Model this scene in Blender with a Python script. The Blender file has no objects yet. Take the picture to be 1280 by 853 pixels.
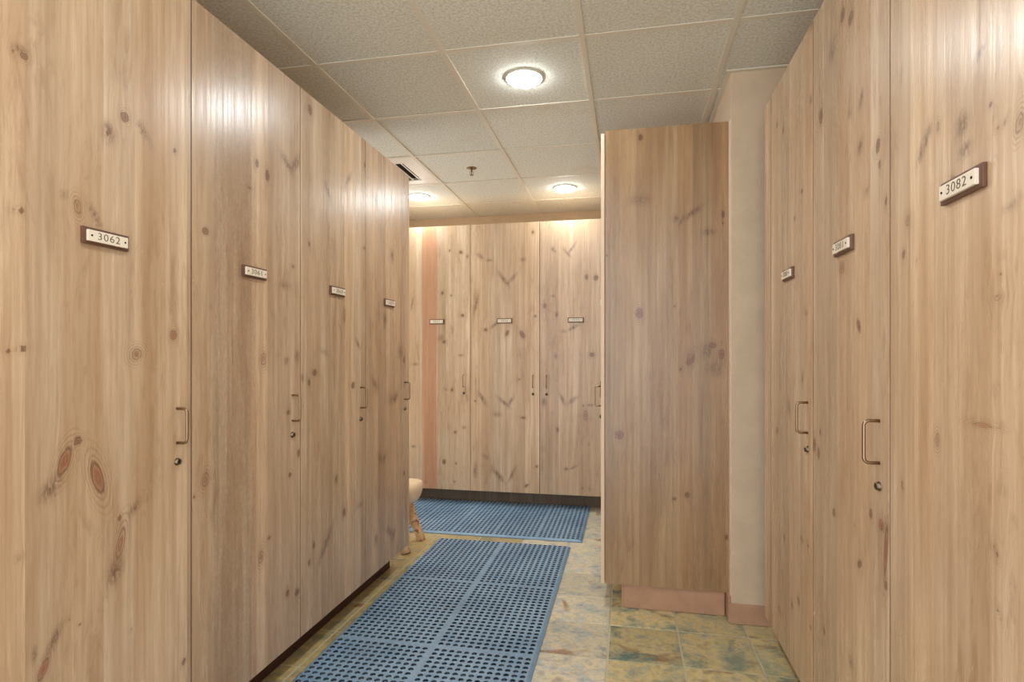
import bpy, bmesh, math, random
import numpy as np
from mathutils import Matrix, Vector

C = bpy.context.scene.collection
SC = bpy.context.scene
random.seed(7)

# ------------------------------------------------------------------ camera, world, exposure
EYE = 1.25
cam_d = bpy.data.cameras.new('camera')
cam_d.sensor_width = 36.0
cam_d.lens = 715.0 / 1280.0 * 36.0
cam_d.shift_y = 19.5 / 1280.0
cam_d.clip_start = 0.02
cam = bpy.data.objects.new('camera', cam_d)
cam.location = (0, 0, EYE)
cam.rotation_euler = (math.pi / 2, 0, math.radians(11.39))
C.objects.link(cam)
SC.camera = cam

SC.view_settings.view_transform = 'Standard'
SC.view_settings.look = 'None'
SC.view_settings.gamma = 1.0
SC.view_settings.use_curve_mapping = False
SC.view_settings.exposure = 0.74
SC.cycles.use_denoising = True
SC.cycles.max_bounces = 14
SC.cycles.diffuse_bounces = 9
SC.cycles.glossy_bounces = 5
SC.cycles.sample_clamp_indirect = 6.0

LAMP_STRENGTH = 80.0
world = bpy.data.worlds.new('world')
SC.world = world
world.use_nodes = True
WB = world.node_tree.nodes['Background']
WB.inputs[0].default_value = (0.93, 0.97, 1.0, 1)      # added even ambient fill, let in through the open aisle and far bay
WB.inputs[1].default_value = 1.75

# ------------------------------------------------------------------ helpers
CEIL = 2.585
def link(o):
    C.objects.link(o); return o
def tag(o, label=None, cat=None, group=None, kind=None):
    if label: o['label'] = label
    if cat: o['category'] = cat
    if group: o['group'] = group
    if kind: o['kind'] = kind
    return o
def empty(name, M, label, cat, group=None):
    o = link(bpy.data.objects.new(name, None))
    o.matrix_basis = M
    o.empty_display_size = 0.1
    return tag(o, label, cat, group)
def child(o, parent, M=None):
    """M is the local matrix under the parent."""
    o.parent = parent
    o.matrix_parent_inverse = Matrix.Identity(4)
    o.matrix_basis = M if M is not None else Matrix.Identity(4)
    return o
def obj(name, me, mat=None, parent=None, M=None, color=None):
    if isinstance(me, bmesh.types.BMesh):
        bm = me; me = bpy.data.meshes.new(name); bm.to_mesh(me); bm.free()
    if mat is not None and not me.materials:
        me.materials.append(mat)
    o = link(bpy.data.objects.new(name, me))
    if parent is not None: child(o, parent, M)
    elif M is not None: o.matrix_basis = M
    if color: o.color = color
    return o
def box(bm, x0, x1, y0, y1, z0, z1, bev=0.0, mi=0):
    b2 = bmesh.new() if bev else bm
    vs = [b2.verts.new(p) for p in ((x0,y0,z0),(x1,y0,z0),(x1,y1,z0),(x0,y1,z0),(x0,y0,z1),(x1,y0,z1),(x1,y1,z1),(x0,y1,z1))]
    for f in ((0,3,2,1),(4,5,6,7),(0,1,5,4),(1,2,6,5),(2,3,7,6),(3,0,4,7)):
        fc = b2.faces.new([vs[i] for i in f]); fc.material_index = mi
    if bev:
        bmesh.ops.bevel(b2, geom=b2.edges[:], offset=bev, segments=2, profile=0.7, affect='EDGES')
        tmp = bpy.data.meshes.new('tmp'); b2.to_mesh(tmp); b2.free()
        bm.from_mesh(tmp); bpy.data.meshes.remove(tmp)
    return bm
def bx(*a, **k):
    return box(bmesh.new(), *a, **k)
def lathe(bm, prof, n=24, M=None, mi=0):
    """profile of (r, z) turned about Z"""
    rings = []
    for r, z in prof:
        if r < 1e-6:
            v = bm.verts.new((0, 0, z)); rings.append([v])
        else:
            rings.append([bm.verts.new((r*math.cos(2*math.pi*i/n), r*math.sin(2*math.pi*i/n), z)) for i in range(n)])
    for a, b in zip(rings[:-1], rings[1:]):
        for i in range(n):
            j = (i+1) % n
            if len(a) == 1 and len(b) == 1: continue
            if len(a) == 1: f = bm.faces.new((a[0], b[j], b[i]))
            elif len(b) == 1: f = bm.faces.new((a[i], a[j], b[0]))
            else: f = bm.faces.new((a[i], a[j], b[j], b[i]))
            f.smooth = True; f.material_index = mi
    if M is not None:
        vs = [v for r in rings for v in r]
        bmesh.ops.transform(bm, matrix=M, verts=vs)
    return bm
def tube(bm, pts, radii, n=10, mi=0):
    pts = [Vector(p) for p in pts]
    if not hasattr(radii, '__len__'): radii = [radii]*len(pts)
    rings = []; up = None
    for k, p in enumerate(pts):
        d = (pts[min(k+1, len(pts)-1)] - pts[max(k-1, 0)]).normalized()
        if up is None:
            up = Vector((0, 0, 1)) if abs(d.z) < .9 else Vector((1, 0, 0))
        a = d.cross(up).normalized(); up = a.cross(d).normalized()
        rings.append([bm.verts.new(p + radii[k]*(math.cos(2*math.pi*i/n)*a + math.sin(2*math.pi*i/n)*up)) for i in range(n)])
    for A, B in zip(rings[:-1], rings[1:]):
        for i in range(n):
            j = (i+1) % n
            f = bm.faces.new((A[i], A[j], B[j], B[i])); f.smooth = True; f.material_index = mi
    bm.faces.new(rings[0][::-1]); bm.faces.new(rings[-1])
    bmesh.ops.recalc_face_normals(bm, faces=bm.faces[:])
    return bm

# ------------------------------------------------------------------ material kit
def newmat(name):
    m = bpy.data.materials.new(name); m.use_nodes = True
    nt = m.node_tree
    return m, nt, nt.nodes['Principled BSDF']
class NB:
    def __init__(s, nt): s.nt = nt
    def n(s, t, **k):
        x = s.nt.nodes.new('ShaderNode' + t)
        for a, b in k.items(): setattr(x, a, b)
        return x
    def l(s, a, b): s.nt.links.new(a, b)
    def put(s, sock, v):
        if isinstance(v, bpy.types.NodeSocket): s.l(v, sock)
        else: sock.default_value = v
    def math(s, op, a, b=0.0, clamp=False):
        x = s.n('Math', operation=op, use_clamp=clamp)
        s.put(x.inputs[0], a); s.put(x.inputs[1], b); return x.outputs[0]
    def mix(s, f, a, b, mode='MIX'):
        x = s.n('Mix', data_type='RGBA', blend_type=mode)
        s.put(x.inputs[0], f); s.put(x.inputs[6], a); s.put(x.inputs[7], b); return x.outputs[2]
    def ramp(s, f, stops, interp='LINEAR'):
        x = s.n('ValToRGB'); x.color_ramp.interpolation = interp
        e = x.color_ramp.elements
        while len(e) > 1: e.remove(e[0])
        e[0].position = stops[0][0]; e[0].color = stops[0][1]
        for p, c in stops[1:]:
            q = e.new(p); q.color = c
        s.l(f, x.inputs[0]); return x.outputs[0]
    def mapr(s, v, a, b, c=0.0, d=1.0):
        x = s.n('MapRange'); x.clamp = True
        s.put(x.inputs[0], v)
        for i, q in enumerate((a, b, c, d)): x.inputs[i+1].default_value = q
        return x.outputs[0]
    def noise(s, vec, scale, detail=2.0, rough=0.5, dim='3D', dist=0.0):
        x = s.n('TexNoise', noise_dimensions=dim)
        s.put(x.inputs['Vector'], vec); x.inputs['Scale'].default_value = scale
        x.inputs['Detail'].default_value = detail; x.inputs['Roughness'].default_value = rough
        x.inputs['Distortion'].default_value = dist
        return x.outputs[0]
    def comb(s, x, y, z):
        c = s.n('CombineXYZ')
        for i, q in enumerate((x, y, z)): s.put(c.inputs[i], q)
        return c.outputs[0]
def rgb(r, g, b): return (r, g, b, 1.0)
def srgb(r, g, b):
    f = lambda v: (v/255/12.92) if v/255 <= .04045 else ((v/255+.055)/1.055)**2.4
    return (f(r), f(g), f(b), 1.0)

def plain(name, col, rough=.5, metal=0.0, var=0.0, scale=20.0, emit=None):
    m, nt, p = newmat(name); k = NB(nt)
    p.inputs['Roughness'].default_value = rough
    p.inputs['Metallic'].default_value = metal
    if var:
        tc = k.n('TexCoord').outputs['Object']
        nz = k.noise(tc, scale, 4.0, .6)
        lo = tuple(c*(1-var) for c in col[:3]) + (1,)
        hi = tuple(min(1, c*(1+var)) for c in col[:3]) + (1,)
        k.l(k.mix(nz, lo, hi), p.inputs['Base Color'])
    else: p.inputs['Base Color'].default_value = col
    if emit:
        p.inputs['Emission Color'].default_value = col
        p.inputs['Emission Strength'].default_value = emit
    return m

def wood(name, dark=1.0, warm=0.0, attrs=True, rough=.27):
    """lacquered knotty pine; grain runs along local Z, X is across the boards.
    'wd' = (grain coordinate bent round the knots, height, distance to knot); 'kx' = (dark, smudge, red)"""
    m, nt, p = newmat(name); k = NB(nt)
    oi = k.n('ObjectInfo'); seed = k.math('MULTIPLY', oi.outputs['Alpha'], 37.0)
    def tint(c): return srgb(*c)
    if attrs:
        a = k.n('Attribute', attribute_name='wd'); b = k.n('Attribute', attribute_name='kx')
        sa = k.n('SeparateXYZ'); k.l(a.outputs['Vector'], sa.inputs[0])
        sb = k.n('SeparateXYZ'); k.l(b.outputs['Vector'], sb.inputs[0])
        s, z, d = sa.outputs; kd, kf, kr = sb.outputs
        pos = k.n('SeparateXYZ'); k.l(k.n('TexCoord').outputs['Object'], pos.inputs[0]); s0 = pos.outputs[0]
    else:
        pos = k.n('SeparateXYZ'); k.l(k.n('TexCoord').outputs['Object'], pos.inputs[0])
        s0 = s = k.math('ADD', pos.outputs[0], pos.outputs[1]); z = pos.outputs[2]; d = kd = kf = kr = None
    # laminated boards of uneven width
    v = k.n('TexVoronoi', voronoi_dimensions='1D'); v.inputs['Scale'].default_value = 11.0
    k.l(k.math('ADD', s0, seed), v.inputs['W'])
    bc = k.n('SeparateColor'); k.l(v.outputs['Color'], bc.inputs[0])
    bcell = bc.outputs[0]; bhue = bc.outputs[1]
    off = k.math('ADD', seed, k.math('MULTIPLY', bcell, 9.0))
    # broad cathedral grain, streaks, fine fibre
    g1 = k.noise(k.comb(k.math('MULTIPLY', s, 16.0), off, k.math('MULTIPLY', z, 1.1)), 1.0, 3.0, .55, dist=.25)
    g2 = k.noise(k.comb(k.math('MULTIPLY', s, 75.0), off, k.math('MULTIPLY', z, 1.6)), 1.0, 4.0, .6)
    g3 = k.noise(k.comb(k.math('MULTIPLY', s, 420.0), off, k.math('MULTIPLY', z, 7.0)), 1.0, 3.0, .65)
    rings = k.math('SINE', k.math('MULTIPLY', g1, 62.0))
    rings = k.mapr(rings, -1.0, 1.0)
    blot = k.noise(k.comb(k.math('MULTIPLY', s0, 5.0), k.math('ADD', seed, 4.0), k.math('MULTIPLY', z, 1.7)), 1.0, 3.0, .6)
    base = k.mix(k.mapr(g1, .32, .68), tint((197, 170, 142)), tint((229, 209, 183)))
    base = k.mix(k.mapr(g2, .35, .70, 0, .75), base, tint((180, 152, 122)))
    base = k.mix(k.math('MULTIPLY', rings, .11), base, tint((178, 146, 116)))
    base = k.mix(k.mapr(g3, .45, .75, 0, .30), base, tint((168, 138, 110)))
    base = k.mix(k.mapr(blot, .35, .70, 0, .50), base, tint((182, 154, 124)))
    fl = k.noise(k.comb(k.math('MULTIPLY', s, 34.0), off, k.math('MULTIPLY', z, 6.5)), 1.0, 5.0, .65, dist=1.2)
    flz = k.math('MULTIPLY', k.mapr(fl, .50, .66), k.mapr(blot, .42, .60))
    base = k.mix(k.math('MULTIPLY', flz, .48), base, tint((158, 126, 98)))
    pale = k.noise(k.comb(k.math('MULTIPLY', s, 22.0), k.math('ADD', off, 3.0), k.math('MULTIPLY', z, .9)), 1.0, 2.0, .5)
    base = k.mix(k.mapr(pale, .54, .72, 0, .28), base, tint((238, 222, 196)))
    # board to board colour
    br = k.mapr(bcell, 0, 1, .86, 1.07)
    base = k.mix(1.0, base, k.comb(br, k.math('MULTIPLY', br, k.mapr(bhue, 0, 1, .965, 1.03)), k.math('MULTIPLY', br, k.mapr(bhue, 0, 1, .91, 1.05))), 'MULTIPLY')
    if attrs:
        wob = k.noise(k.comb(k.math('MULTIPLY', s, 190.0), off, k.math('MULTIPLY', z, 34.0)), 1.0, 4.0, .7)
        # smudges and feathered figure beside knots
        mot = k.noise(k.comb(k.math('MULTIPLY', s, 85.0), off, k.math('MULTIPLY', z, 38.0)), 1.0, 5.0, .7, dist=1.5)
        f = k.math('MULTIPLY', kf, k.mapr(k.math('ADD', mot, k.math('MULTIPLY', wob, .3)), .50, .72, .10, 1.0), clamp=True)
        base = k.mix(f, base, tint((112, 82, 62)))
        base = k.mix(k.math('MULTIPLY', kr, k.mapr(kd, 0.0, .05, 1, 0)), base, tint((186, 128, 94)))
        # halo rings
        rr = k.mapr(k.math('SINE', k.math('ADD', k.math('MULTIPLY', d, 13.0), k.math('MULTIPLY', wob, 5.0))), -.2, 1.0)
        halo = k.math('MULTIPLY', k.mapr(d, .8, 3.0, .58, 0), rr)
        base = k.mix(halo, base, tint((139, 104, 76)))
        dn = k.math('ADD', d, k.mapr(wob, .2, .8, -.22, .22))
        core = k.math('MULTIPLY', k.mapr(dn, .55, 1.12, 1, 0), kd)
        kcol = k.mix(k.mapr(dn, .1, .95), tint((134, 92, 66)), tint((104, 72, 52)))
        kcol = k.mix(kr, kcol, tint((152, 92, 66)))
        base = k.mix(core, base, kcol)
        rim = k.math('MULTIPLY', k.math('MULTIPLY', k.mapr(dn, .72, .98), k.mapr(dn, .98, 1.25, 1, 0)), kd)
        base = k.mix(k.math('MULTIPLY', rim, .75), base, tint((96, 62, 44)))
    # pale scuffs
    sc = k.n('TexVoronoi'); k.l(k.comb(k.math('MULTIPLY', s0, 26.0), seed, k.math('MULTIPLY', z, 13.0)), sc.inputs['Vector'])
    sc.inputs['Scale'].default_value = 1.0
    sm = k.math('MULTIPLY', k.mapr(sc.outputs['Distance'], .03, .07, 1, 0), k.mapr(blot, .52, .56))
    base = k.mix(k.math('MULTIPLY', sm, .35), base, tint((238, 222, 196)))
    base = k.mix(1.0, base, k.mix(1.0, rgb(dark, dark*(.995-.05*warm), dark*(.955-.14*warm)), oi.outputs['Color'], 'MULTIPLY'), 'MULTIPLY')
    gm = k.n('Gamma'); k.l(base, gm.inputs[0]); gm.inputs[1].default_value = 1.13
    base = k.mix(1.0, gm.outputs[0], rgb(1.10, 1.115, 1.21), 'MULTIPLY')
    k.l(base, p.inputs['Base Color'])
    k.l(k.mapr(g2, .3, .7, rough-.04, rough+.10), p.inputs['Roughness'])
    p.inputs['Specular IOR Level'].default_value = .7
    bp = k.n('Bump'); bp.inputs['Strength'].default_value = .10; bp.inputs['Distance'].default_value = .002
    k.l(k.math('ADD', g3, k.math('MULTIPLY', g2, 1.5)), bp.inputs['Height']); k.l(bp.outputs[0], p.inputs['Normal'])
    return m

M_DOOR = wood('pine_veneer')
M_WOOD = wood('pine_plain', attrs=False, rough=.4)
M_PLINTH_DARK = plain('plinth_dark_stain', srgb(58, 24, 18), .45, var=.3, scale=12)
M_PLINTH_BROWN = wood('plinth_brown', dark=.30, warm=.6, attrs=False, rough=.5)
M_PLINTH_PINK = plain('plinth_reddish', srgb(190, 150, 122), .5, var=.22, scale=14)
M_EDGE = plain('door_edge_wood', srgb(120, 86, 62), .6, var=.1, scale=60)
M_PALE_EDGE = plain('sawn_pale_edge', srgb(232, 206, 178), .6, var=.06, scale=60)
M_CARC = plain('carcass_shadow_wood', srgb(110, 80, 58), .6)
M_BRONZE = plain('brushed_bronze', srgb(156, 132, 106), .3, 1.0)
M_DARK = plain('dark_metal', srgb(48, 38, 32), .4, .8)
M_NICKEL = plain('satin_nickel', srgb(120, 104, 86), .35, 1.0)
M_TAGBASE = plain('walnut_tag_base', srgb(104, 72, 54), .45, var=.25, scale=90)
M_TAGFACE = plain('ivory_tag_face', srgb(238, 226, 206), .35)
M_INK = plain('engraved_ink', srgb(92, 78, 62), .6)
M_LAMP = plain('lamp_glow', rgb(.93, .985, 1.0), .4, emit=LAMP_STRENGTH)
M_TRIM = plain('white_trim', srgb(236, 232, 222), .35)
M_BAR = plain('ceiling_bar_paint', srgb(226, 220, 204), .45)
M_VOID = plain('duct_dark', srgb(46, 34, 28), .8)

def wallpaint(name, col):
    m, nt, p = newmat(name); k = NB(nt)
    g = k.n('TexCoord').outputs['Object']
    nz = k.noise(g, 7.0, 6.0, .7); n2 = k.noise(g, 90.0, 3.0, .6)
    c = k.mix(k.mapr(nz, .3, .7), tuple(x*.86 for x in col[:3])+(1,), col)
    k.l(c, p.inputs['Base Color']); p.inputs['Roughness'].default_value = .75
    bp = k.n('Bump'); bp.inputs['Strength'].default_value = .25; bp.inputs['Distance'].default_value = .003
    k.l(k.math('ADD', n2, nz), bp.inputs['Height']); k.l(bp.outputs[0], p.inputs['Normal'])
    return m
M_WALL = wallpaint('wall_paint', srgb(220, 198, 170))
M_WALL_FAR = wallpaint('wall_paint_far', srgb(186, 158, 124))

def ceiling_mat():
    m, nt, p = newmat('acoustic_tile'); k = NB(nt)
    oi = k.n('ObjectInfo')
    g = k.n('VectorMath', operation='ADD'); k.l(k.n('TexCoord').outputs['Object'], g.inputs[0]); k.l(k.comb(k.math('MULTIPLY', oi.outputs['Random'], 30.0), 0.0, 0.0), g.inputs[1])
    g = g.outputs[0]
    n1 = k.noise(g, 85.0, 3.0, .75); n2 = k.noise(g, 2.2, 3.0, .6); n3 = k.noise(g, 210.0, 2.0, .6)
    c = k.mix(k.mapr(n1, .40, .58), srgb(210, 209, 196), srgb(236, 237, 226))
    c = k.mix(k.mapr(n3, .60, .72, 0, .45), c, srgb(182, 168, 146))
    c = k.mix(k.mapr(n2, .62, .80, 0, .5), c, srgb(206, 184, 150))
    c = k.mix(1.0, c, oi.outputs['Color'], 'MULTIPLY')
    k.l(c, p.inputs['Base Color']); p.inputs['Roughness'].default_value = .9
    bp = k.n('Bump'); bp.inputs['Strength'].default_value = .5; bp.inputs['Distance'].default_value = .003
    k.l(n1, bp.inputs['Height']); k.l(bp.outputs[0], p.inputs['Normal'])
    return m
M_CTILE = ceiling_mat()

def slate_mat():
    m, nt, p = newmat('slate'); k = NB(nt)
    oi = k.n('ObjectInfo')
    sd = k.math('MULTIPLY', oi.outputs['Alpha'], 53.0)
    va = k.n('VectorMath', operation='ADD'); k.l(k.n('TexCoord').outputs['Object'], va.inputs[0]); k.l(k.comb(sd, sd, 0.0), va.inputs[1])
    g = va.outputs[0]
    n1 = k.noise(g, 6.0, 9.0, .72, dist=.25); n2 = k.noise(g, 5.0, 8.0, .70, dist=.3); n3 = k.noise(g, 26.0, 9.0, .80, dist=.3)
    n4 = k.noise(g, 3.2, 3.0, .6, dist=1.0)
    c = k.ramp(n1, [(.25, srgb(112, 118, 98)), (.42, srgb(184, 182, 158)), (.52, srgb(216, 198, 150)), (.62, srgb(184, 184, 164)), (.75, srgb(128, 138, 128))])
    tealamt = k.math('MULTIPLY', k.mapr(n2, .50, .62), k.mapr(oi.outputs['Alpha'], .35, .9, .1, 1.0))
    c = k.mix(tealamt, c, k.mix(n3, srgb(58, 104, 112), srgb(128, 158, 152)))
    c = k.mix(k.mapr(n4, .60, .68, 0, .75), c, srgb(150, 104, 62))
    c = k.mix(k.mapr(n3, .50, .62, 0, .6), c, srgb(112, 108, 88))
    c = k.mix(k.mapr(n3, .42, .34, 0, .5), c, srgb(214, 206, 178))
    c = k.mix(1.0, c, oi.outputs['Color'], 'MULTIPLY')
    k.l(c, p.inputs['Base Color'])
    k.l(k.mapr(n3, .3, .7, .14, .34), p.inputs['Roughness'])
    bp = k.n('Bump'); bp.inputs['Strength'].default_value = .45; bp.inputs['Distance'].default_value = .006
    k.l(k.math('ADD', n1, k.math('MULTIPLY', n3, .45)), bp.inputs['Height']); k.l(bp.outputs[0], p.inputs['Normal'])
    return m
M_SLATE = slate_mat()
M_GROUT = plain('grout', srgb(194, 187, 160), .55, var=.15, scale=30)
def rubber(name, a, b, rough):
    m, nt, p = newmat(name); k = NB(nt)
    g = k.n('NewGeometry').outputs['Position']
    n1 = k.noise(g, 3.0, 4.0, .6); n2 = k.noise(g, 60.0, 3.0, .6)
    c = k.mix(k.mapr(n1, .3, .7), a, b); c = k.mix(k.mapr(n2, .4, .7, 0, .25), c, srgb(176, 196, 206))
    k.l(c, p.inputs['Base Color']); p.inputs['Roughness'].default_value = rough
    return m
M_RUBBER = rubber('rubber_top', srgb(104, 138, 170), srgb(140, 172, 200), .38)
M_RUBBER_DARK = rubber('rubber_hole_shade', srgb(22, 34, 44), srgb(34, 48, 58), .55)  # for the hole walls, with the shade of their depth put into the colour
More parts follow.
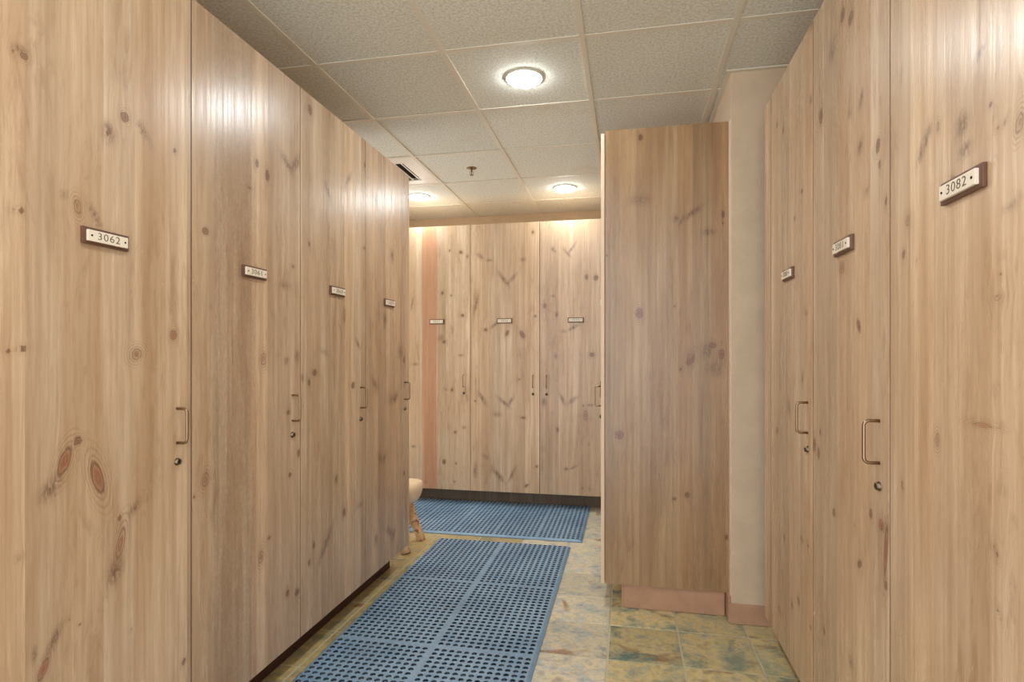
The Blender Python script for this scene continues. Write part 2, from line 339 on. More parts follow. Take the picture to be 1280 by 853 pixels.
KNOTS={
'L0':[(0.096,1.785,0.008,0.009,0.00,'k'),(0.072,1.782,0.005,0.005,0.00,'k'),(0.085,1.799,0.015,0.007,0.00,'f'),(0.351,1.757,0.012,0.013,0.00,'k'),(0.409,1.744,0.010,0.033,-0.70,'f'),(0.091,1.447,0.006,0.007,0.00,'k'),(0.072,1.442,0.004,0.004,0.00,'k'),(0.220,1.489,0.010,0.019,-0.15,'r'),(0.187,1.509,0.008,0.007,0.00,'f'),(0.266,1.477,0.006,0.032,-0.56,'f'),(0.521,1.729,0.006,0.009,0.00,'k'),(0.095,1.147,0.008,0.007,0.00,'k'),(0.064,1.142,0.005,0.005,0.00,'k'),(0.388,1.136,0.017,0.015,-0.41,'r'),(0.515,1.192,0.012,0.014,0.00,'d'),(0.222,0.929,0.010,0.010,0.00,'k'),(0.188,0.885,0.013,0.034,0.36,'d'),(0.155,0.828,0.016,0.029,0.79,'f'),(0.273,0.829,0.015,0.044,-0.29,'d'),(0.086,0.695,0.007,0.006,0.00,'k'),(0.336,0.712,0.006,0.008,0.00,'k'),(0.383,0.727,0.010,0.020,0.69,'f'),(0.339,0.645,0.012,0.042,0.24,'r'),(0.322,0.578,0.021,0.029,0.39,'f'),(0.224,0.486,0.004,0.005,0.00,'k'),(0.200,0.512,0.004,0.004,0.00,'k'),(0.119,0.471,0.005,0.018,0.00,'f'),(0.138,0.425,0.009,0.025,0.44,'d'),(0.371,0.404,0.004,0.004,0.00,'k'),(0.554,0.225,0.008,0.010,0.23,'k'),(0.164,0.481,0.009,0.033,0.53,'f'),(0.304,1.699,0.018,0.024,0.00,'f')],
'L1':[(0.311,1.817,0.009,0.014,0.00,'k'),(0.371,1.793,0.012,0.020,0.00,'k'),(0.268,1.719,0.009,0.006,0.00,'k'),(0.497,1.876,0.014,0.050,-0.96,'f'),(0.551,1.894,0.016,0.050,0.62,'f'),(0.057,1.521,0.014,0.012,0.00,'k'),(0.348,1.121,0.016,0.023,0.00,'r'),(0.491,1.115,0.016,0.012,0.00,'f'),(0.562,1.130,0.014,0.019,0.00,'f'),(0.481,1.403,0.037,0.012,0.00,'f'),(0.534,1.485,0.011,0.006,0.00,'k'),(0.057,0.747,0.015,0.023,0.24,'r'),(0.010,0.705,0.007,0.006,0.00,'k'),(0.381,0.464,0.010,0.006,0.00,'k'),(0.334,0.409,0.014,0.023,0.14,'r'),(0.497,0.214,0.011,0.012,0.00,'k'),(0.562,0.191,0.014,0.013,0.00,'k'),(0.513,0.669,0.011,0.009,0.00,'k'),(0.573,0.743,0.009,0.016,0.00,'k'),(0.502,0.913,0.011,0.009,0.00,'k')],
'L2':[(0.070,2.153,0.015,0.020,0.00,'k'),(0.064,1.596,0.009,0.010,0.00,'k'),(0.363,1.319,0.015,0.041,0.00,'f'),(0.184,1.151,0.040,0.011,0.33,'f'),(0.107,1.063,0.016,0.013,0.00,'k'),(0.016,1.046,0.009,0.019,0.00,'f'),(0.450,0.992,0.016,0.015,0.00,'k'),(0.578,2.092,0.013,0.012,0.00,'k'),(0.500,1.192,0.012,0.035,-0.79,'f'),(0.363,0.406,0.015,0.019,0.00,'k'),(0.101,0.338,0.009,0.013,0.00,'k'),(0.064,0.278,0.009,0.013,0.00,'k'),(0.198,0.314,0.016,0.085,0.73,'f'),(0.525,0.398,0.034,0.012,0.00,'f'),(0.569,1.673,0.012,0.008,0.00,'k'),(0.064,1.024,0.009,0.013,0.00,'k'),(0.218,1.854,0.013,0.041,-0.62,'f'),(0.402,1.963,0.011,0.044,0.65,'f'),(0.289,0.574,0.014,0.022,0.00,'f')],
'L3':[(0.233,1.330,0.021,0.035,0.00,'f'),(0.505,1.111,0.015,0.019,0.00,'k'),(0.319,0.889,0.036,0.031,-1.12,'f'),(0.375,0.899,0.020,0.042,0.97,'f'),(0.103,0.989,0.018,0.039,-0.82,'f'),(0.172,0.590,0.019,0.032,-0.71,'f'),(0.223,0.581,0.015,0.032,0.72,'f'),(0.505,0.442,0.012,0.014,0.00,'k'),(0.297,0.161,0.019,0.053,-0.96,'f'),(0.352,0.130,0.016,0.034,0.74,'f'),(0.122,0.167,0.019,0.033,0.00,'f'),(0.445,1.158,0.036,0.037,0.00,'f'),(0.330,1.693,0.022,0.036,0.00,'f'),(0.122,1.951,0.019,0.033,0.00,'f')],
'B1':[(0.403,2.013,0.008,0.010,0.00,'k'),(0.501,1.996,0.014,0.013,0.00,'k'),(0.557,1.960,0.010,0.017,0.00,'f'),(0.068,1.567,0.007,0.055,0.18,'f'),(0.340,1.657,0.011,0.014,0.00,'k'),(0.417,1.635,0.008,0.008,0.00,'k'),(0.515,1.465,0.014,0.013,0.00,'k'),(0.354,1.245,0.014,0.014,0.00,'k'),(0.501,1.130,0.021,0.010,0.00,'f'),(0.424,0.840,0.011,0.013,0.00,'k'),(0.375,0.840,0.007,0.007,0.00,'k'),(0.452,0.484,0.011,0.010,0.00,'k'),(0.529,0.527,0.014,0.013,0.00,'f'),(0.354,0.232,0.014,0.020,0.00,'k'),(0.459,0.222,0.007,0.010,0.00,'k'),(0.445,0.067,0.007,0.007,0.00,'k'),(0.557,0.768,0.007,0.027,0.00,'f'),(0.104,1.055,0.029,0.010,0.00,'f'),(0.082,0.352,0.022,0.010,0.00,'f'),(0.190,0.056,0.014,0.014,0.00,'f'),(0.325,1.279,0.028,0.021,-0.54,'f')],
'B2':[(0.047,1.557,0.014,0.080,0.22,'f'),(0.527,2.138,0.010,0.013,0.00,'k'),(0.360,1.769,0.013,0.047,0.71,'f'),(0.279,1.765,0.013,0.067,-0.62,'f'),(0.313,1.724,0.020,0.013,0.00,'f'),(0.081,1.957,0.014,0.034,-0.80,'f'),(0.163,1.921,0.027,0.009,0.00,'f'),(0.447,1.918,0.020,0.013,0.00,'f'),(0.547,1.450,0.010,0.010,0.00,'k'),(0.204,1.382,0.012,0.040,0.89,'f'),(0.129,1.343,0.014,0.013,0.00,'k'),(0.313,1.315,0.012,0.026,0.36,'k'),(0.440,1.301,0.017,0.033,-0.53,'k'),(0.102,0.770,0.014,0.060,-0.54,'f'),(0.286,0.740,0.013,0.067,-0.88,'f'),(0.340,0.747,0.013,0.046,0.53,'f'),(0.414,0.933,0.007,0.010,0.00,'k'),(0.447,0.618,0.020,0.010,0.00,'k'),(0.040,0.749,0.008,0.008,0.00,'k'),(0.129,0.285,0.027,0.013,0.54,'f'),(0.238,0.137,0.017,0.074,-0.75,'f'),(0.353,0.148,0.013,0.060,0.44,'f'),(0.474,0.061,0.017,0.010,-0.53,'k'),(0.560,0.222,0.010,0.010,0.00,'k'),(0.040,0.168,0.014,0.060,0.00,'f'),(0.232,0.640,0.034,0.020,0.00,'f')],
'B3':[(0.105,1.994,0.013,0.019,0.00,'f'),(0.125,1.974,0.007,0.006,0.00,'k'),(0.222,1.958,0.010,0.045,-0.70,'f'),(0.261,1.995,0.010,0.052,0.61,'f'),(0.377,1.759,0.013,0.019,0.00,'k'),(0.453,1.751,0.019,0.019,0.00,'k'),(0.040,1.534,0.012,0.020,0.00,'k'),(0.138,1.461,0.008,0.019,0.00,'k'),(0.105,1.611,0.013,0.006,0.00,'f'),(0.274,1.356,0.013,0.045,1.05,'f'),(0.196,1.324,0.026,0.008,0.00,'f'),(0.421,1.136,0.019,0.016,0.00,'k'),(0.131,1.124,0.013,0.019,0.00,'f'),(0.183,0.774,0.013,0.058,-0.44,'f'),(0.268,0.769,0.015,0.045,0.87,'f'),(0.033,0.752,0.020,0.033,0.00,'f'),(0.351,0.725,0.006,0.013,0.00,'k'),(0.408,0.732,0.025,0.010,0.00,'f'),(0.370,0.648,0.019,0.039,0.00,'r'),(0.144,0.527,0.010,0.019,0.00,'k'),(0.396,0.418,0.005,0.006,0.00,'k'),(0.216,0.212,0.019,0.013,0.00,'f'),(0.274,0.227,0.008,0.032,1.05,'f'),(0.345,0.062,0.006,0.008,0.00,'k'),(0.402,0.052,0.006,0.019,0.00,'f')],
'P0':[(0.172,2.209,0.010,0.016,0.00,'k'),(0.008,1.632,0.006,0.006,0.00,'k'),(0.166,1.343,0.017,0.024,0.00,'d'),(0.333,1.375,0.006,0.006,0.00,'k'),(0.340,1.803,0.015,0.012,0.00,'f'),(0.419,1.827,0.013,0.049,0.94,'f'),(0.367,1.794,0.006,0.023,0.34,'f'),(0.558,1.812,0.007,0.019,0.00,'k'),(0.558,1.770,0.005,0.008,0.00,'k'),(0.408,1.130,0.015,0.019,0.00,'r'),(0.511,1.184,0.016,0.013,0.00,'d'),(0.551,1.141,0.013,0.023,0.00,'d'),(0.551,1.199,0.005,0.006,0.00,'k'),(0.485,1.153,0.026,0.035,0.00,'f'),(0.408,1.115,0.015,0.027,0.42,'d'),(0.363,1.068,0.007,0.008,0.00,'k'),(0.069,0.741,0.019,0.020,0.00,'d'),(0.558,0.816,0.005,0.005,0.00,'k'),(0.393,0.459,0.011,0.014,0.00,'k'),(0.333,0.437,0.009,0.008,0.00,'k'),(0.573,0.265,0.008,0.011,0.00,'k'),(0.493,1.730,0.033,0.015,0.00,'f'),(0.170,1.902,0.046,0.024,0.00,'f'),(0.526,1.076,0.044,0.038,0.00,'f')],
'R1':[(0.189,1.987,0.014,0.012,0.00,'k'),(0.094,2.043,0.012,0.010,0.00,'k'),(0.529,2.194,0.020,0.016,0.70,'f'),(0.521,1.954,0.012,0.016,0.00,'f'),(0.425,1.686,0.014,0.007,0.00,'k'),(0.339,1.613,0.010,0.009,0.00,'k'),(0.434,1.043,0.014,0.027,0.00,'f'),(0.267,0.935,0.016,0.028,-0.31,'f'),(0.094,0.824,0.012,0.013,0.00,'k'),(0.201,0.430,0.011,0.015,0.00,'k'),(0.425,0.495,0.018,0.011,0.00,'f'),(0.496,0.496,0.010,0.005,0.00,'k'),(0.309,0.220,0.010,0.012,0.00,'k'),(0.388,0.268,0.011,0.014,0.00,'k'),(0.131,0.128,0.024,0.013,0.00,'f'),(0.521,0.239,0.008,0.008,0.00,'k'),(0.479,1.266,0.017,0.008,0.00,'f')],
'R2':[(0.255,2.066,0.015,0.018,0.52,'k'),(0.313,2.024,0.016,0.017,0.51,'k'),(0.173,2.014,0.026,0.036,0.47,'f'),(0.074,1.860,0.015,0.022,0.00,'k'),(0.382,1.776,0.015,0.021,0.59,'f'),(0.307,1.774,0.011,0.009,0.00,'f'),(0.377,1.659,0.015,0.021,0.74,'f'),(0.482,1.622,0.011,0.017,0.20,'k'),(0.491,1.575,0.007,0.009,0.00,'k'),(0.307,1.652,0.006,0.004,0.00,'k'),(0.525,1.479,0.006,0.011,0.00,'k'),(0.417,1.531,0.010,0.008,0.00,'f'),(0.249,1.366,0.018,0.016,0.00,'r'),(0.367,1.200,0.019,0.009,0.97,'k'),(0.067,0.885,0.007,0.010,0.00,'k'),(0.013,0.839,0.012,0.020,0.00,'k'),(0.052,0.818,0.011,0.017,0.00,'k'),(0.186,0.670,0.010,0.012,0.00,'k'),(0.441,0.735,0.009,0.012,0.00,'k'),(0.500,0.725,0.013,0.013,0.00,'d'),(0.525,0.675,0.009,0.061,0.12,'d'),(0.525,0.592,0.008,0.011,0.00,'k'),(0.372,0.587,0.015,0.010,-0.74,'k'),(0.103,0.288,0.007,0.013,-0.48,'k'),(0.313,0.304,0.011,0.022,-0.76,'f'),(0.340,0.676,0.005,0.004,0.00,'k')],
'R3':[(0.057,0.840,0.005,0.011,-0.36,'k'),(0.080,1.408,0.009,0.012,0.00,'r'),(0.062,1.341,0.007,0.010,0.00,'k'),(0.122,1.316,0.004,0.005,0.00,'k'),(0.202,1.562,0.006,0.011,0.00,'r'),(0.283,1.531,0.020,0.023,0.00,'f'),(0.151,1.547,0.012,0.040,0.74,'f'),(0.363,1.534,0.005,0.005,0.00,'k'),(0.335,1.633,0.007,0.019,1.03,'f'),(0.384,1.487,0.004,0.004,0.00,'k'),(0.404,1.493,0.004,0.010,1.07,'f'),(0.434,1.475,0.009,0.017,0.26,'r'),(0.376,1.438,0.004,0.004,0.00,'k'),(0.421,1.358,0.005,0.022,1.40,'f'),(0.388,1.251,0.004,0.004,0.00,'k'),(0.382,1.214,0.012,0.004,0.00,'k'),(0.392,1.134,0.004,0.004,0.00,'k'),(0.380,1.067,0.008,0.004,0.00,'f'),(0.199,0.960,0.009,0.014,0.00,'r'),(0.342,1.006,0.031,0.005,0.00,'q'),(0.390,1.010,0.004,0.004,0.00,'k'),(0.398,0.908,0.005,0.004,0.00,'k'),(0.382,0.908,0.004,0.004,0.00,'f'),(0.378,0.804,0.004,0.012,-0.48,'k'),(0.386,0.709,0.004,0.011,-0.40,'k'),(0.290,1.486,0.022,0.014,0.00,'f'),(0.252,1.440,0.011,0.013,0.00,'f')],
}

# ------------------------------------------------------------------ room shell
def struct(name, bm, m):
    o = obj(name, bm, m); o['kind'] = 'structure'; return o
XL, XR, YB = -1.289, .585, 4.62
Y_OPEN = -.70                     # aisle left open behind the camera to let the ambient fill in
floor = struct('floor', bx(-3.15, 1.25, Y_OPEN, 5.36, -.10, -.0028), M_GROUT)
TP = .3048
k = 0
slate_mesh = []
for v in range(4):
    bm = bmesh.new(); h = TP/2 - .0042
    box(bm, -h, h, -h, h, -.008, 0.0, bev=.0022)
    for q in bm.verts:
        if q.co.z > -.001: q.co.z += random.uniform(-.0007, .0004)
    me = bpy.data.meshes.new('slate_tile'); bm.to_mesh(me); bm.free(); me.materials.append(M_SLATE); slate_mesh.append(me)
rt = random.Random(5)
for ix in range(-8, 4):
    for iy in range(2, 18):
        cx = -.08 + (ix + .5)*TP; cy = 2.395 + (iy - 7 - .5)*TP + TP
        if cx > .72 or cy > 4.85: continue
        if cx < -1.55 and cy < 3.2: continue
        t = obj('slate_tile', slate_mesh[rt.randrange(4)], None, floor, Matrix.Translation((cx, cy, rt.uniform(-.0008, .0004))))
        b = rt.uniform(.82, 1.08)
        if ix < 0 and ix >= -2: b = min(1.12, b*1.12); col = (b*1.06, b*1.13, b*1.42); sd = rt.uniform(0, .45)       # paler, greyer run beside the mat, with some floor sheen put into the tint
        elif ix >= 0: b = rt.uniform(.80, 1.12); col = (b*1.03, b*1.02, b*.92); sd = rt.uniform(.5, 1.0)
        else: col = (b*.90, b*.82, b*.64); sd = rt.uniform(.1, .6)
        t.color = (*col, sd)

ceiling = struct('ceiling', bx(-3.15, 1.25, Y_OPEN, 5.36, CEIL+.03, CEIL+.10), M_TRIM)
CX0, CY0, CP = -1.404, 2.40, .6096
XS = [CX0 + CP*i for i in range(-2, 5)]
YS = [CY0 + CP*j for j in range(-5, 6)]
LIGHTS = [(-.485, 2.705), (-.485, 4.534), (-.485, .875), (-1.709, 4.534)]  # the one over the camera is unseen, added along the row for even brightness
VENT = (-1.709, 3.924)
ctile = bpy.data.meshes.new('ceiling_tile')
bm = bmesh.new(); box(bm, -CP/2+.008, CP/2-.008, -CP/2+.008, CP/2-.008, 0, .016, bev=.002); bm.to_mesh(ctile); bm.free()
ctile.materials.append(M_CTILE)
def ceiling_panel(x0, x1, y0, y1, hole):
    """a lay-in panel cut down to size, or with a round cut-out for a lamp"""
    bm = bmesh.new()
    if not hole:
        return box(bm, x0, x1, y0, y1, 0, .016, bev=.002)
    n = 32; r = .085; hx, hy = (x1-x0)/2, (y1-y0)/2
    out = []; inn = []; inn2 = []
    for i in range(n):
        a = 2*math.pi*i/n; c, s = math.cos(a), math.sin(a)
        q = min(hx/abs(c) if abs(c) > 1e-9 else 9, hy/abs(s) if abs(s) > 1e-9 else 9)
        out.append(bm.verts.new((c*q, s*q, 0))); inn.append(bm.verts.new((c*r, s*r, 0))); inn2.append(bm.verts.new((c*r, s*r, .016)))
    cs = [bm.verts.new(p) for p in ((hx, hy, 0), (-hx, hy, 0), (-hx, -hy, 0), (hx, -hy, 0))]
    for i in range(n):
        j = (i+1) % n
        bm.faces.new((out[i], inn[i], inn[j], out[j])); bm.faces.new((inn[i], inn2[i], inn2[j], inn[j]))
        if i % 8 == 4 and False: pass
    bmesh.ops.remove_doubles(bm, verts=bm.verts[:], dist=1e-5)
    return bm
hole_mesh = bpy.data.meshes.new('ceiling_tile_cut'); _b = ceiling_panel(-CP/2+.008, CP/2-.008, -CP/2+.008, CP/2-.008, True)
bmesh.ops.recalc_face_normals(_b, faces=_b.faces[:]); _b.to_mesh(hole_mesh); _b.free(); hole_mesh.materials.append(M_CTILE)
rc = random.Random(3)
for i in range(-3, 4):
    for j in range(-5, 5):
        x = CX0 + CP*(i+.5); y = CY0 + CP*(j+.5)
        if abs(x-VENT[0]) < .1 and abs(y-VENT[1]) < .1: continue
        if x - CP/2 < -3.15: continue
        me = hole_mesh if any(abs(x-a) < .1 and abs(y-b) < .1 for a, b in LIGHTS) else ctile
        t = obj('ceiling_tile', me, None, ceiling, Matrix.Translation((x, y, CEIL+.006)))
        b = rc.uniform(.95, 1.02); t.color = (b, b, b, 1)
for j in (5,):                                     # the cut row along the far wall
    wdt = 5.30 - YS[-1] - .01
    if wdt > .03:
        me = bpy.data.meshes.new('ceiling_tile_cut_row'); b_ = ceiling_panel(-CP/2+.008, CP/2-.008, 0, 0.0001+wdt, False); b_.to_mesh(me); b_.free(); me.materials.append(M_CTILE)
        for i in range(-2, 4): obj('ceiling_tile', me, None, ceiling, Matrix.Translation((CX0+CP*(i+.5), YS[-1]+.008, CEIL+.006)), (1, 1, 1, 1))
for x in XS: obj('ceiling_bar', bx(x-.012, x+.012, Y_OPEN, 5.30, CEIL, CEIL+.005, bev=.001), M_BAR, ceiling)
for y in YS:
    for a, b in zip(XS[:-1], XS[1:]):
        obj('cross_bar', bx(a+.012, b-.012, y-.012, y+.012, CEIL+.0005, CEIL+.0045), M_BAR, ceiling)

struct('wall_left', bx(-2.05, -1.95, Y_OPEN, 3.18, 0, CEIL+.03), M_WALL)
struct('wall_alcove_front', bx(-3.15, -2.05, 3.08, 3.18, 0, CEIL+.03), M_WALL)
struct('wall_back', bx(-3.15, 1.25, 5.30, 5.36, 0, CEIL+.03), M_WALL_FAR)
struct('wall_right', bx(1.19, 1.25, Y_OPEN, 2.835, 0, CEIL+.03), M_WALL)
struct('wall_pier', bx(.478, 1.25, 2.835, 5.30, 0, CEIL+.03, bev=.004), M_WALL)
bm = bx(.470, 1.19, 2.823, 2.8345, 0.001, .093, bev=.002)
bb = struct('baseboard_pier', bm, M_PLINTH_PINK)
obj('return_board', bx(.466, .4775, 2.8345, 2.93, .001, .12, bev=.001), M_PLINTH_PINK, bb)
for nm, bmm in (('trim_2', bx(.455, .478, 2.835, 5.285, CEIL-.003, CEIL+.004)),
                ('trim_3', bx(.455, 1.19, 2.812, 2.835, CEIL-.003, CEIL+.004))):
    struct(nm, bmm, M_BAR)

struct('bright_sliver', bx(.4745, .4778, 2.836, 2.884, .121, 2.37), plain('bright_sliver_paint', srgb(240, 216, 194), .5))  # added pale strip that gives the shaded pier side its bright sliver

# ------------------------------------------------------------------ lockers
RES = .009
def door_mesh(w, h, th, knots, rs):
    """a slab: local x 0..w, front face at y=-th.. grid carries the knot fields"""
    nx = max(2, int(w/RES)); nz = int(h/(RES*1.25))
    xs = np.linspace(0, w, nx+1); zs = np.linspace(0, h, nz+1)
    X, Z = np.meshgrid(xs, zs, indexing='ij')
    S = X.copy(); Dm = np.full(X.shape, 6.0); KD = np.zeros(X.shape); KF = np.zeros(X.shape); KR = np.zeros(X.shape)
    for (s, z, rx, rz, ang, t) in knots:
        c, sn = math.cos(ang), math.sin(ang)
        dx, dz = X - s, Z - z
        a = dx*c - dz*sn; b = dx*sn + dz*c          # a across, b along the long axis
        rx_ = max(rx, .0045); rz_ = max(rz, .0045)
        d = np.sqrt((a/rx_)**2 + (b/rz_)**2)
        if t == 'b':
            KR = np.where((np.abs(X-s) < rx), .55, KR); continue
        if t == 'm':
            KF = np.maximum(KF, np.where(np.abs(X-s) < rx, .24, 0)); continue
        if t == 'f':
            KF = np.maximum(KF, .95*min(1.0, (.020/max(rx, .02))**.5)*np.exp(-(d*.95)**2*1.1))
            continue
        strength = {'k': .78, 'r': .36, 'd': .66, 'q': .40}[t]
        red = {'k': .15, 'r': .45, 'd': .8, 'q': 1.0}[t]
        S = S - dx*.60*np.exp(-((dx/(min(2.6*rx_, .035)))**2 + (dz/(2.2*rz_+.01))**2))
        near = d < Dm
        KD = np.where(near & (d < 4), strength, KD); KR = np.where(near & (d < 4), red, KR)
        Dm = np.minimum(Dm, d)
    n = (nx+1)*(nz+1)
    co = np.stack([X.ravel(), np.full(n, -th), Z.ravel()], 1)
    idx = np.arange(n).reshape(nx+1, nz+1)
    q = np.stack([idx[:-1, :-1], idx[1:, :-1], idx[1:, 1:], idx[:-1, 1:]], -1).reshape(-1, 4)
    back = np.array([[0, 0, 0], [w, 0, 0], [w, 0, h], [0, 0, h]], float)
    co = np.vstack([co, back]); B = n
    faces = q.tolist(); nf = len(faces)
    e_b = idx[:, 0].tolist(); e_t = idx[:, -1].tolist(); e_l = idx[0, :].tolist(); e_r = idx[-1, :].tolist()
    faces += [e_b[::-1] + [B, B+1], e_t + [B+2, B+3], e_l + [B+3, B], e_r[::-1] + [B+1, B+2], [B+1, B, B+3, B+2]]
    me = bpy.data.meshes.new('door')
    me.from_pydata(co.tolist(), [], faces)
    def attr(nm, a, b, c, pad):
        at = me.attributes.new(nm, 'FLOAT_VECTOR', 'POINT')
        v = np.zeros((n+4, 3), np.float32)
        v[:n, 0] = a.ravel(); v[:n, 1] = b.ravel(); v[:n, 2] = c.ravel(); v[n:] = pad
        at.data.foreach_set('vector', v.ravel())
    attr('wd', S, Z, Dm, np.array([[0, 0, 6], [w, 0, 6], [w, h, 6], [0, h, 6]]))
    attr('kx', KD, KF, KR, 0)
    me.materials.append(M_DOOR); me.materials.append(M_EDGE)
    mi = np.zeros(len(faces), np.int32); mi[nf:] = 1
    me.polygons.foreach_set('material_index', mi)
    me.update()
    return me

def random_knots(w, h, r, n=9):
    out = []
    for _ in range(n):
        out.append((r.uniform(.05, w-.05), r.uniform(.1, h-.1), r.uniform(.006, .014), r.uniform(.008, .022), r.uniform(-.3, .3), r.choice('kkkrf')))
    return out

def wire_handle_mesh():
    bm = bmesh.new(); L = .050; P = .034; R = .012; pts = []
    pts.append((0, 0, L)); pts.append((0, -P+R, L))
    for i in range(1, 6):
        a = math.pi/2*i/6; pts.append((0, -P+R - R*math.sin(a), L - R + R*math.cos(a)))
    pts.append((0, -P, L-R)); pts.append((0, -P, -L+R))
    for i in range(1, 6):
        a = math.pi/2*i/6; pts.append((0, -P+R - R*math.cos(a), -L + R - R*math.sin(a)))
    pts.append((0, -P+R, -L)); pts.append((0, 0, -L))
    tube(bm, pts, .0041, 10)
    me = bpy.data.meshes.new('handle'); bm.to_mesh(me); bm.free(); me.materials.append(M_BRONZE); return me
def lock_mesh():
    bm = bmesh.new(); Rx = Matrix.Rotation(math.pi/2, 4, 'X')
    lathe(bm, [(0.0112, 0), (.0112, .0025), (.0092, .0045), (.0086, .009), (.0072, .0095), (.0070, .0080), (0, .0080)], 20, Rx, 0)
    box(bm, -.0011, .0011, -.0088, -.0078, -.0052, .0052, mi=1)
    lathe(bm, [(.0024, .0070), (.0024, .0087), (0, .0087)], 10, Rx, 1)
    me = bpy.data.meshes.new('lock'); bm.to_mesh(me); bm.free()
    me.materials.append(M_NICKEL); me.materials.append(M_DARK); return me
def tag_base_mesh():
    bm = bx(-.065, .065, -.008, 0, -.0205, .0205, bev=.0022)
    me = bpy.data.meshes.new('plate_backing'); bm.to_mesh(me); bm.free(); me.materials.append(M_TAGBASE); return me
def tag_face_mesh():
    bm = bx(-.056, .056, -.0145, -.008, -.0135, .0135, bev=.0008)
    Rx = Matrix.Rotation(math.pi/2, 4, 'X')
    for sx in (-1, 1):
        lathe(bm, [(.0026, .0143), (.0026, .0152), (.0014, .0160), (0, .0160)], 10, Matrix.Translation((sx*.047, 0, 0)) @ Rx, 1)
    me = bpy.data.meshes.new('number_plate'); bm.to_mesh(me); bm.free()
    me.materials.append(M_TAGFACE); me.materials.append(M_DARK); return me
ME_HANDLE, ME_LOCK, ME_TB, ME_TF = wire_handle_mesh(), lock_mesh(), tag_base_mesh(), tag_face_mesh()
def digits_mesh(txt):
    cu = bpy.data.curves.new('digits', 'FONT'); cu.body = txt; cu.size = .0255; cu.align_x = 'CENTER'; cu.align_y = 'CENTER'
    cu.offset = -.0003; cu.extrude = .0003; cu.space_character = 1.12; cu.resolution_u = 4
    o = bpy.data.objects.new('digits_tmp', cu); C.objects.link(o)
    dg = bpy.context.evaluated_depsgraph_get(); dg.update()
    me = bpy.data.meshes.new_from_object(o.evaluated_get(dg))
    bpy.data.objects.remove(o); bpy.data.curves.remove(cu)
    me.transform(Matrix.Rotation(math.pi/2, 4, 'X') @ Matrix.Diagonal((1.18, 1, 1, 1)))
    me.materials.clear(); me.materials.append(M_INK); me.name = 'number'
    return me

TH = .018
def locker(M, w, z0, z1, number, label, group, plinth, knots=None, hside=1, seed=0.0, tint=(1, 1, 1), depth=.60, recess=.09, shrink=(0, 0), tagz=1.545, details=True):
    """root at the floor, local x along the front (left to right as seen), -y out into the aisle; door face at y=0"""
    root = empty('locker', M, label, 'locker', group)
    h = z1 - z0; r = random.Random(int(seed*1000)+1)
    body = bx(.0005, w-.0005, TH+.0015, depth, z0+.002, z1-.004, bev=0)
    me = bpy.data.meshes.new('carcass'); body.to_mesh(me); body.free(); me.materials.append(M_WOOD); me.materials.append(M_CARC)
    me.polygons[2].material_index = 1
    obj('carcass', me, None, root, None, (1, 1, 1, seed))
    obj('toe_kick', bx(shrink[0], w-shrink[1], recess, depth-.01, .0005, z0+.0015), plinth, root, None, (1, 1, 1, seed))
    if knots is None: knots = random_knots(w, h, r)
    dw = w - .004
    d = obj('door', door_mesh(dw, h, TH, knots, r), None, root, Matrix.Translation((.002, TH, z0)), (*tint, seed))
    if details:
        hx = w - .056 if hside > 0 else .056
        obj('handle', ME_HANDLE, None, d, Matrix.Translation((hx-.0015, -TH, 1.048-z0)))
        obj('lock', ME_LOCK, None, d, Matrix.Translation((hx-.0015+.0, -TH, .943-z0)))
        tx = w/2-.0015
        obj('plate_backing', ME_TB, None, d, Matrix.Translation((tx, -TH, tagz-z0)))
        obj('number_plate', ME_TF, None, d, Matrix.Translation((tx, -TH, tagz-z0)))
        if number: obj('number', digits_mesh(number), None, d, Matrix.Translation((tx, -TH-.0147, tagz-z0)))
    return root
def PL(y): return Matrix.Translation((XL, y, 0)) @ Matrix.Rotation(math.pi/2, 4, 'Z')
def PR(y, x=XR): return Matrix.Translation((x, y, 0)) @ Matrix.Rotation(-math.pi/2, 4, 'Z')

KNOTS['L1'].append((.20, 1.1, .105, 1, 0, 'm'))
GL = 'pine lockers along the left side of the aisle'
LW = .586
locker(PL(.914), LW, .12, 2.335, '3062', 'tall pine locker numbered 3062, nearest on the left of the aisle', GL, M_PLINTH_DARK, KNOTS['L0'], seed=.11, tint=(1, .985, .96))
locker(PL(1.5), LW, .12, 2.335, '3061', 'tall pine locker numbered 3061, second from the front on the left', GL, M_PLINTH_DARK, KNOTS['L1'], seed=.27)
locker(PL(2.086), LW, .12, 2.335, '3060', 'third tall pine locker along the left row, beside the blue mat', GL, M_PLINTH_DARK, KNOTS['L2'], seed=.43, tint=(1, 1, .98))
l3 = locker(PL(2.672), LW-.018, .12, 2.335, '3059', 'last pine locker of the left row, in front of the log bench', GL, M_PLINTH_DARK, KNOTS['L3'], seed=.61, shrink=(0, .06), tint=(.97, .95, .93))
obj('side_panel', bx(LW-.0175, LW, 0.0, .60, .12, 2.335), M_WOOD, l3, None, (1, 1, 1, .3))
locker(PL(.328), LW, .12, 2.335, None, 'pine locker before number 3062, out of frame at the left', GL, M_PLINTH_DARK, seed=.77, details=False)
locker(PL(-.258), LW, .12, 2.335, None, 'pine locker behind the camera on the left side', GL, M_PLINTH_DARK, seed=.79, details=False)

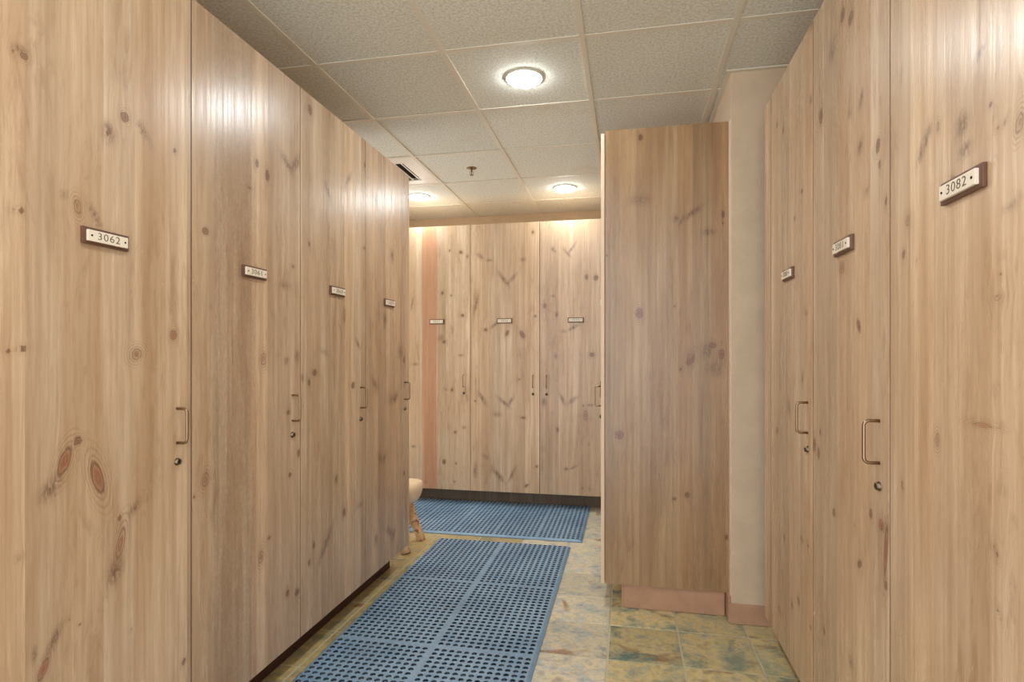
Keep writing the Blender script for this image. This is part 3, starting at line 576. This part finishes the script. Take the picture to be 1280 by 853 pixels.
GR = 'pine lockers along the right side of the aisle'
RW = .549
locker(PR(1.442), .586, .13, 2.33, '3082', 'tall pine locker numbered 3082, nearest on the right of the aisle', GR, M_PLINTH_DARK, KNOTS['R3'], seed=.18, tint=(.99, .96, .92), tagz=1.553)
locker(PR(1.991), RW, .13, 2.33, '3081', 'tall pine locker with long red knot streak, between 3082 and the farthest right locker', GR, M_PLINTH_DARK, KNOTS['R2'], seed=.36, tagz=1.553)
r1 = locker(PR(2.540), RW, .13, 2.33, '3080', 'farthest pine locker of the right row, beside the beige wall pier', GR, M_PLINTH_DARK, KNOTS['R1'], seed=.54, tagz=1.553, tint=(1, .98, .95))
fm = door_mesh(.108, 2.20, TH, [], None)
obj('filler_strip', fm, None, r1, Matrix.Translation((-.110, TH, .13)), (1.02, 1.0, .96, .9))
obj('filler_back', bx(-.110, -.0005, TH+.002, .04, .132, 2.32), M_WOOD, r1, None, (1, 1, 1, .2))
locker(PR(.856), RW, .13, 2.33, None, 'pine locker out of frame at the right, before number 3082', GR, M_PLINTH_DARK, seed=.85, details=False)
locker(PR(.307), RW, .13, 2.33, None, 'pine locker behind the camera on the right side', GR, M_PLINTH_DARK, seed=.88, details=False)

GB = 'pine lockers along the far wall'
for i, (nm, num, lab, hs, tn) in enumerate((
    ('BB', None, 'pine locker at the left end of the far wall, hidden', 1, (1, 1, 1)),
    ('B0', None, 'pine locker of the far wall hidden behind the left row', 1, (1, 1, 1)),
    ('B1', '3057', 'left visible locker on the far wall, with a reddish board strip', 1, (1, .99, .97)),
    ('B2', '3056', 'middle locker on the far wall, handle at its right edge', 1, (1, .98, .95)),
    ('B3', '3055', 'right visible locker on the far wall, handle at its left edge', -1, (1.02, 1, .98)))):
    x0 = -1.872 + LW*(i-2)
    if nm == 'B1': KNOTS[nm].append((.226, 1.1, .064, 1, 0, 'b'))
    locker(Matrix.Translation((x0, YB, 0)), LW, .13, 2.352, num, lab, GB, M_PLINTH_BROWN, KNOTS.get(nm), hside=hs, seed=.07+.17*i, tint=tn, depth=.655, recess=.16, details=i > 1)

GM = 'pine lockers backing on the beige wall pier'
# row behind the broad end panel, doors face left into the far bay
XM = -.129
m0 = locker(PR(2.905+LW, XM), LW, .12, 2.372, '3075', 'pine locker with the broad end panel facing the aisle', GM, M_PLINTH_PINK, hside=1, seed=.47, depth=.598, recess=.115, shrink=(0, -.0), tagz=1.545)
pm = door_mesh(.582, 2.255, TH, KNOTS['P0'], None)
# world: panel face at y=2.885, from x=-.129 to .474
local = m0.matrix_basis.inverted() @ Matrix.Translation((-.108, 2.885+TH, .12))
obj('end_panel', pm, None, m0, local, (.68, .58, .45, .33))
obj('door_edge', bx(LW+.0005, LW+.0195, 0.0005, TH-.0005, .12, 2.362), M_PALE_EDGE, m0)
obj('end_toe_kick', bx(0, .504, 0, .016, 0.0005, .1195), M_PLINTH_PINK, m0, m0.matrix_basis.inverted() @ Matrix.Translation((-.028, 2.928, 0)), (1, 1, 1, .7))
locker(PR(2.905+2*LW, XM), LW, .12, 2.372, '3074', 'second pine locker behind the end panel, in the far bay', GM, M_PLINTH_PINK, hside=1, seed=.67, depth=.598, recess=.115)

# ------------------------------------------------------------------ rubber mats
PIT = .0325
def mat_panel(nx, ny, p=PIT, hr=.0116, th=.014):
    """perforated rubber panel: a field of real round holes"""
    verts = []; faces = []
    N = 8
    for ix in range(nx):
        for iy in range(ny):
            cx, cy = (ix+.5)*p, (iy+.5)*p
            b = len(verts)
            h = p/2
            sq = [(h, 0), (h, h), (0, h), (-h, h), (-h, 0), (-h, -h), (0, -h), (h, -h)]
            for x, y in sq: verts.append((cx+x, cy+y, th))
            for i in range(N):
                a = 2*math.pi*i/N; verts.append((cx+hr*math.cos(a), cy+hr*math.sin(a), th+.0012))
            for i in range(N):
                a = 2*math.pi*i/N; verts.append((cx+hr*.9*math.cos(a), cy+hr*.9*math.sin(a), .001))
            for i in range(N):
                j = (i+1) % N
                faces.append((b+i, b+j, b+N+j, b+N+i))
                faces.append((b+N+i, b+N+j, b+2*N+j, b+2*N+i))
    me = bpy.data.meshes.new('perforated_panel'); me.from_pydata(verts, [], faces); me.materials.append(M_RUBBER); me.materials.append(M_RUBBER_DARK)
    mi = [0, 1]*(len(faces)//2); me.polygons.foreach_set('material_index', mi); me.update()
    return me
def rubber_mat(M, nmx, nmy, cx, cy, gap, label):
    root = empty('rubber_mat', M, label, 'floor mat', 'perforated rubber mats')
    W = nmx*cx*PIT + (nmx-1)*gap; L = nmy*cy*PIT + (nmy-1)*gap; e = .016; T = .014
    me = mat_panel(cx, cy)
    for i in range(nmx):
        for j in range(nmy):
            obj('perforated_panel', me, None, root, Matrix.Translation((i*(cx*PIT+gap), j*(cy*PIT+gap), 0)))
    bm = bmesh.new()
    for i in range(nmx-1):
        x = (i+1)*cx*PIT + i*gap; box(bm, x, x+gap, 0, L, .001, T)
    for j in range(nmy-1):
        y = (j+1)*cy*PIT + j*gap; box(bm, 0, W, y, y+gap, .001, T+.0002)
    obj('rib_grid', bm, M_RUBBER, root)
    bm = bmesh.new()                                    # sloped border
    o = [(-e, -e), (W+e, -e), (W+e, L+e), (-e, L+e)]; n_ = [(-.002, -.002), (W+.002, -.002), (W+.002, L+.002), (-.002, L+.002)]; q = [(0, 0), (W, 0), (W, L), (0, L)]
    R0 = [bm.verts.new((x, y, .001)) for x, y in o]; R1 = [bm.verts.new((x, y, .005)) for x, y in o]
    R2 = [bm.verts.new((x, y, T)) for x, y in n_]; R3 = [bm.verts.new((x, y, T)) for x, y in q]; R4 = [bm.verts.new((x, y, .001)) for x, y in q]
    for A, B in ((R0, R1), (R1, R2), (R2, R3), (R3, R4)):
        for i in range(4):
            j = (i+1) % 4; bm.faces.new((A[i], A[j], B[j], B[i]))
    obj('border', bm, M_RUBBER, root)
    obj('underside', bx(-.001, W+.001, -.001, L+.001, .0008, .0068), M_RUBBER, root)
    return root
# near mat: x -1.252..-.371, y ..3.735
gap = .020
W1 = 26*PIT+gap
x0 = -.8115 - W1/2
L1 = 3*21*PIT+2*gap
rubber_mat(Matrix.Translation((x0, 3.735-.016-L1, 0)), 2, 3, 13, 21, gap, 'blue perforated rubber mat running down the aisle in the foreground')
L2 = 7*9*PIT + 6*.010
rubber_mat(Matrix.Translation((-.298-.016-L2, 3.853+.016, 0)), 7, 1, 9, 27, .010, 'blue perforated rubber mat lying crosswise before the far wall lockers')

# ------------------------------------------------------------------ log bench
def log_mesh(L, ry, rz, seed, flat=.55):
    r = random.Random(seed); bm = bmesh.new(); n = 20; m_ = 18; rings = []
    prof = [(0, .0), (.004, .62), (.018, .86), (.045, .97)] + [(L*float(t), 1.0) for t in np.linspace(.06, .94, m_)] + [(L-.045, .97), (L-.018, .86), (L-.004, .62), (L, 0)]
    for x, f in prof:
        if f == 0: rings.append([bm.verts.new((x, 0, 0))]); continue
        w = 1 + .03*math.sin(x*9+seed)
        ring = []
        for i in range(n):
            a = 2*math.pi*i/n; z = rz*math.sin(a)*f*w
            if z > rz*flat*f: z = rz*flat*f + (z-rz*flat*f)*.08
            ring.append(bm.verts.new((x, ry*math.cos(a)*f*w*(1+.04*math.sin(3*a+x*5)), z)))
        rings.append(ring)
    for A, B in zip(rings[:-1], rings[1:]):
        for i in range(n):
            j = (i+1) % n
            if len(A) == 1: f = bm.faces.new((A[0], B[i], B[j]))
            elif len(B) == 1: f = bm.faces.new((A[i], B[0], A[j]))
            else: f = bm.faces.new((A[i], B[i], B[j], A[j]))
            f.smooth = True
    bmesh.ops.recalc_face_normals(bm, faces=bm.faces[:]); return bm
def peeled():
    m, nt, p = newmat('peeled_log'); k = NB(nt)
    g = k.n('TexCoord').outputs['Object']
    n1 = k.noise(g, 14.0, 5.0, .65, dist=.6); n2 = k.noise(g, 34.0, 4.0, .6, dist=.8)
    c = k.mix(k.mapr(n1, .35, .65), srgb(206, 164, 118), srgb(238, 212, 176))
    c = k.mix(k.mapr(n2, .56, .64, 0, .9), c, srgb(138, 76, 50))
    k.l(c, p.inputs['Base Color']); p.inputs['Roughness'].default_value = .42
    bp = k.n('Bump'); bp.inputs['Strength'].default_value = .4; bp.inputs['Distance'].default_value = .006
    k.l(n1, bp.inputs['Height']); k.l(bp.outputs[0], p.inputs['Normal'])
    return m
M_LOG = peeled()
M_LOGTOP = plain('peeled_log_seat', srgb(240, 214, 178), .4, var=.12, scale=9)
bench = empty('log_bench', Matrix.Translation((-1.345, 3.56, 0)), 'low bench of peeled pale logs standing past the end of the left lockers', 'bench')
obj('seat', log_mesh(1.35, .15, .085, 2), M_LOGTOP, bench, Matrix.Translation((-1.35, 0, .372)))
for dx, dy in ((-.135, -.09), (-.135, .09), (-1.14, -.09), (-1.14, .09)):
    sx = .10 if dx > -.5 else -.10
    bm = bmesh.new(); pts = []; rad = []
    for t in [i_/8 for i_ in range(9)]:
        pts.append((sx*t + .006*math.sin(9*t), math.copysign(.045, dy)*t, -.345*t)); rad.append(.034*(1-.15*t) + .003*math.sin(14*t+dx))
    tube(bm, pts, rad, 12)
    obj('leg', bm, M_LOG, bench, Matrix.Translation((dx, dy, .348)))

# ------------------------------------------------------------------ ceiling fittings
def downlight(x, y, label):
    root = empty('recessed_downlight', Matrix.Translation((x, y, CEIL)), label, 'ceiling light', 'round recessed ceiling lamps')
    bm = bmesh.new(); lathe(bm, [(.090, .006), (.091, .003), (.090, -.001), (.086, -.003), (.082, -.001), (.081, .012)], 40)
    bmesh.ops.recalc_face_normals(bm, faces=bm.faces[:])
    obj('trim_ring', bm, M_TRIM, root)
    bm = bmesh.new(); lathe(bm, [(.080, .002), (.079, -.004), (.072, -.011), (.044, -.017), (0, -.019)], 32)
    bmesh.ops.recalc_face_normals(bm, faces=bm.faces[:])
    obj('lens', bm, M_LAMP, root)
for (x, y), lab in zip(LIGHTS, ('nearest lit round downlight in the ceiling above the aisle', 'lit round downlight in the ceiling near the far lockers, at the right',
                                'extra unseen round downlight added in the ceiling just over the camera', 
                                'lit round downlight in the ceiling beside the air vent, at the left')):
    downlight(x, y, lab)

spr = empty('fire_sprinkler', Matrix.Translation((-1.085, 3.93, CEIL+.006)), 'small bronze fire sprinkler hanging from a ceiling tile beyond the nearest lamp', 'sprinkler')
bm = bmesh.new(); lathe(bm, [(0, -.006), (.012, -.006), (.034, -.003), (.037, .000)], 24); obj('escutcheon', bm, M_BRONZE, spr)
bm = bmesh.new(); tube(bm, [(0, 0, -.004), (0, 0, -.022)], .008, 12); 
for s_ in (-1, 1): tube(bm, [(s_*.006, 0, -.02), (s_*.013, 0, -.030), (s_*.011, 0, -.042), (0, 0, -.050)], .0022, 8)
obj('frame', bm, M_BRONZE, spr)
bm = bmesh.new(); tube(bm, [(0, 0, -.022), (0, 0, -.048)], .003, 8); obj('bulb', bm, M_DARK, spr)
bm = bmesh.new(); lathe(bm, [(0, -.050), (.015, -.050), (.015, -.0515), (0, -.0525)], 16); obj('deflector', bm, M_BRONZE, spr)

vx, vy = VENT
vent = empty('air_vent', Matrix.Translation((vx, vy, CEIL+.002)), 'square white louvred air vent in the ceiling above the left row end', 'air vent')
H = CP/2 - .014; ox0, ox1, oy = -.22, .186, .19
bm = bmesh.new()
box(bm, -H, H, oy, H, 0, .006); box(bm, -H, H, -H, -oy, 0, .006); box(bm, -H, ox0, -oy, oy, 0, .006); box(bm, ox1, H, -oy, oy, 0, .006)
obj('face_frame', bm, M_TRIM, vent)
obj('duct_throat', bx(ox0-.005, ox1+.005, -oy-.005, oy+.005, .022, .026), M_VOID, vent)
x = ox0
while x < ox1 - .02:
    b = bmesh.new(); box(b, -.011, .011, -oy, oy, -.0008, .0008)
    o = obj('louvre_blade', b, M_TRIM, vent, Matrix.Translation((x+.030, 0, .006)) @ Matrix.Rotation(math.radians(24), 4, 'Y'))
    x += .0508
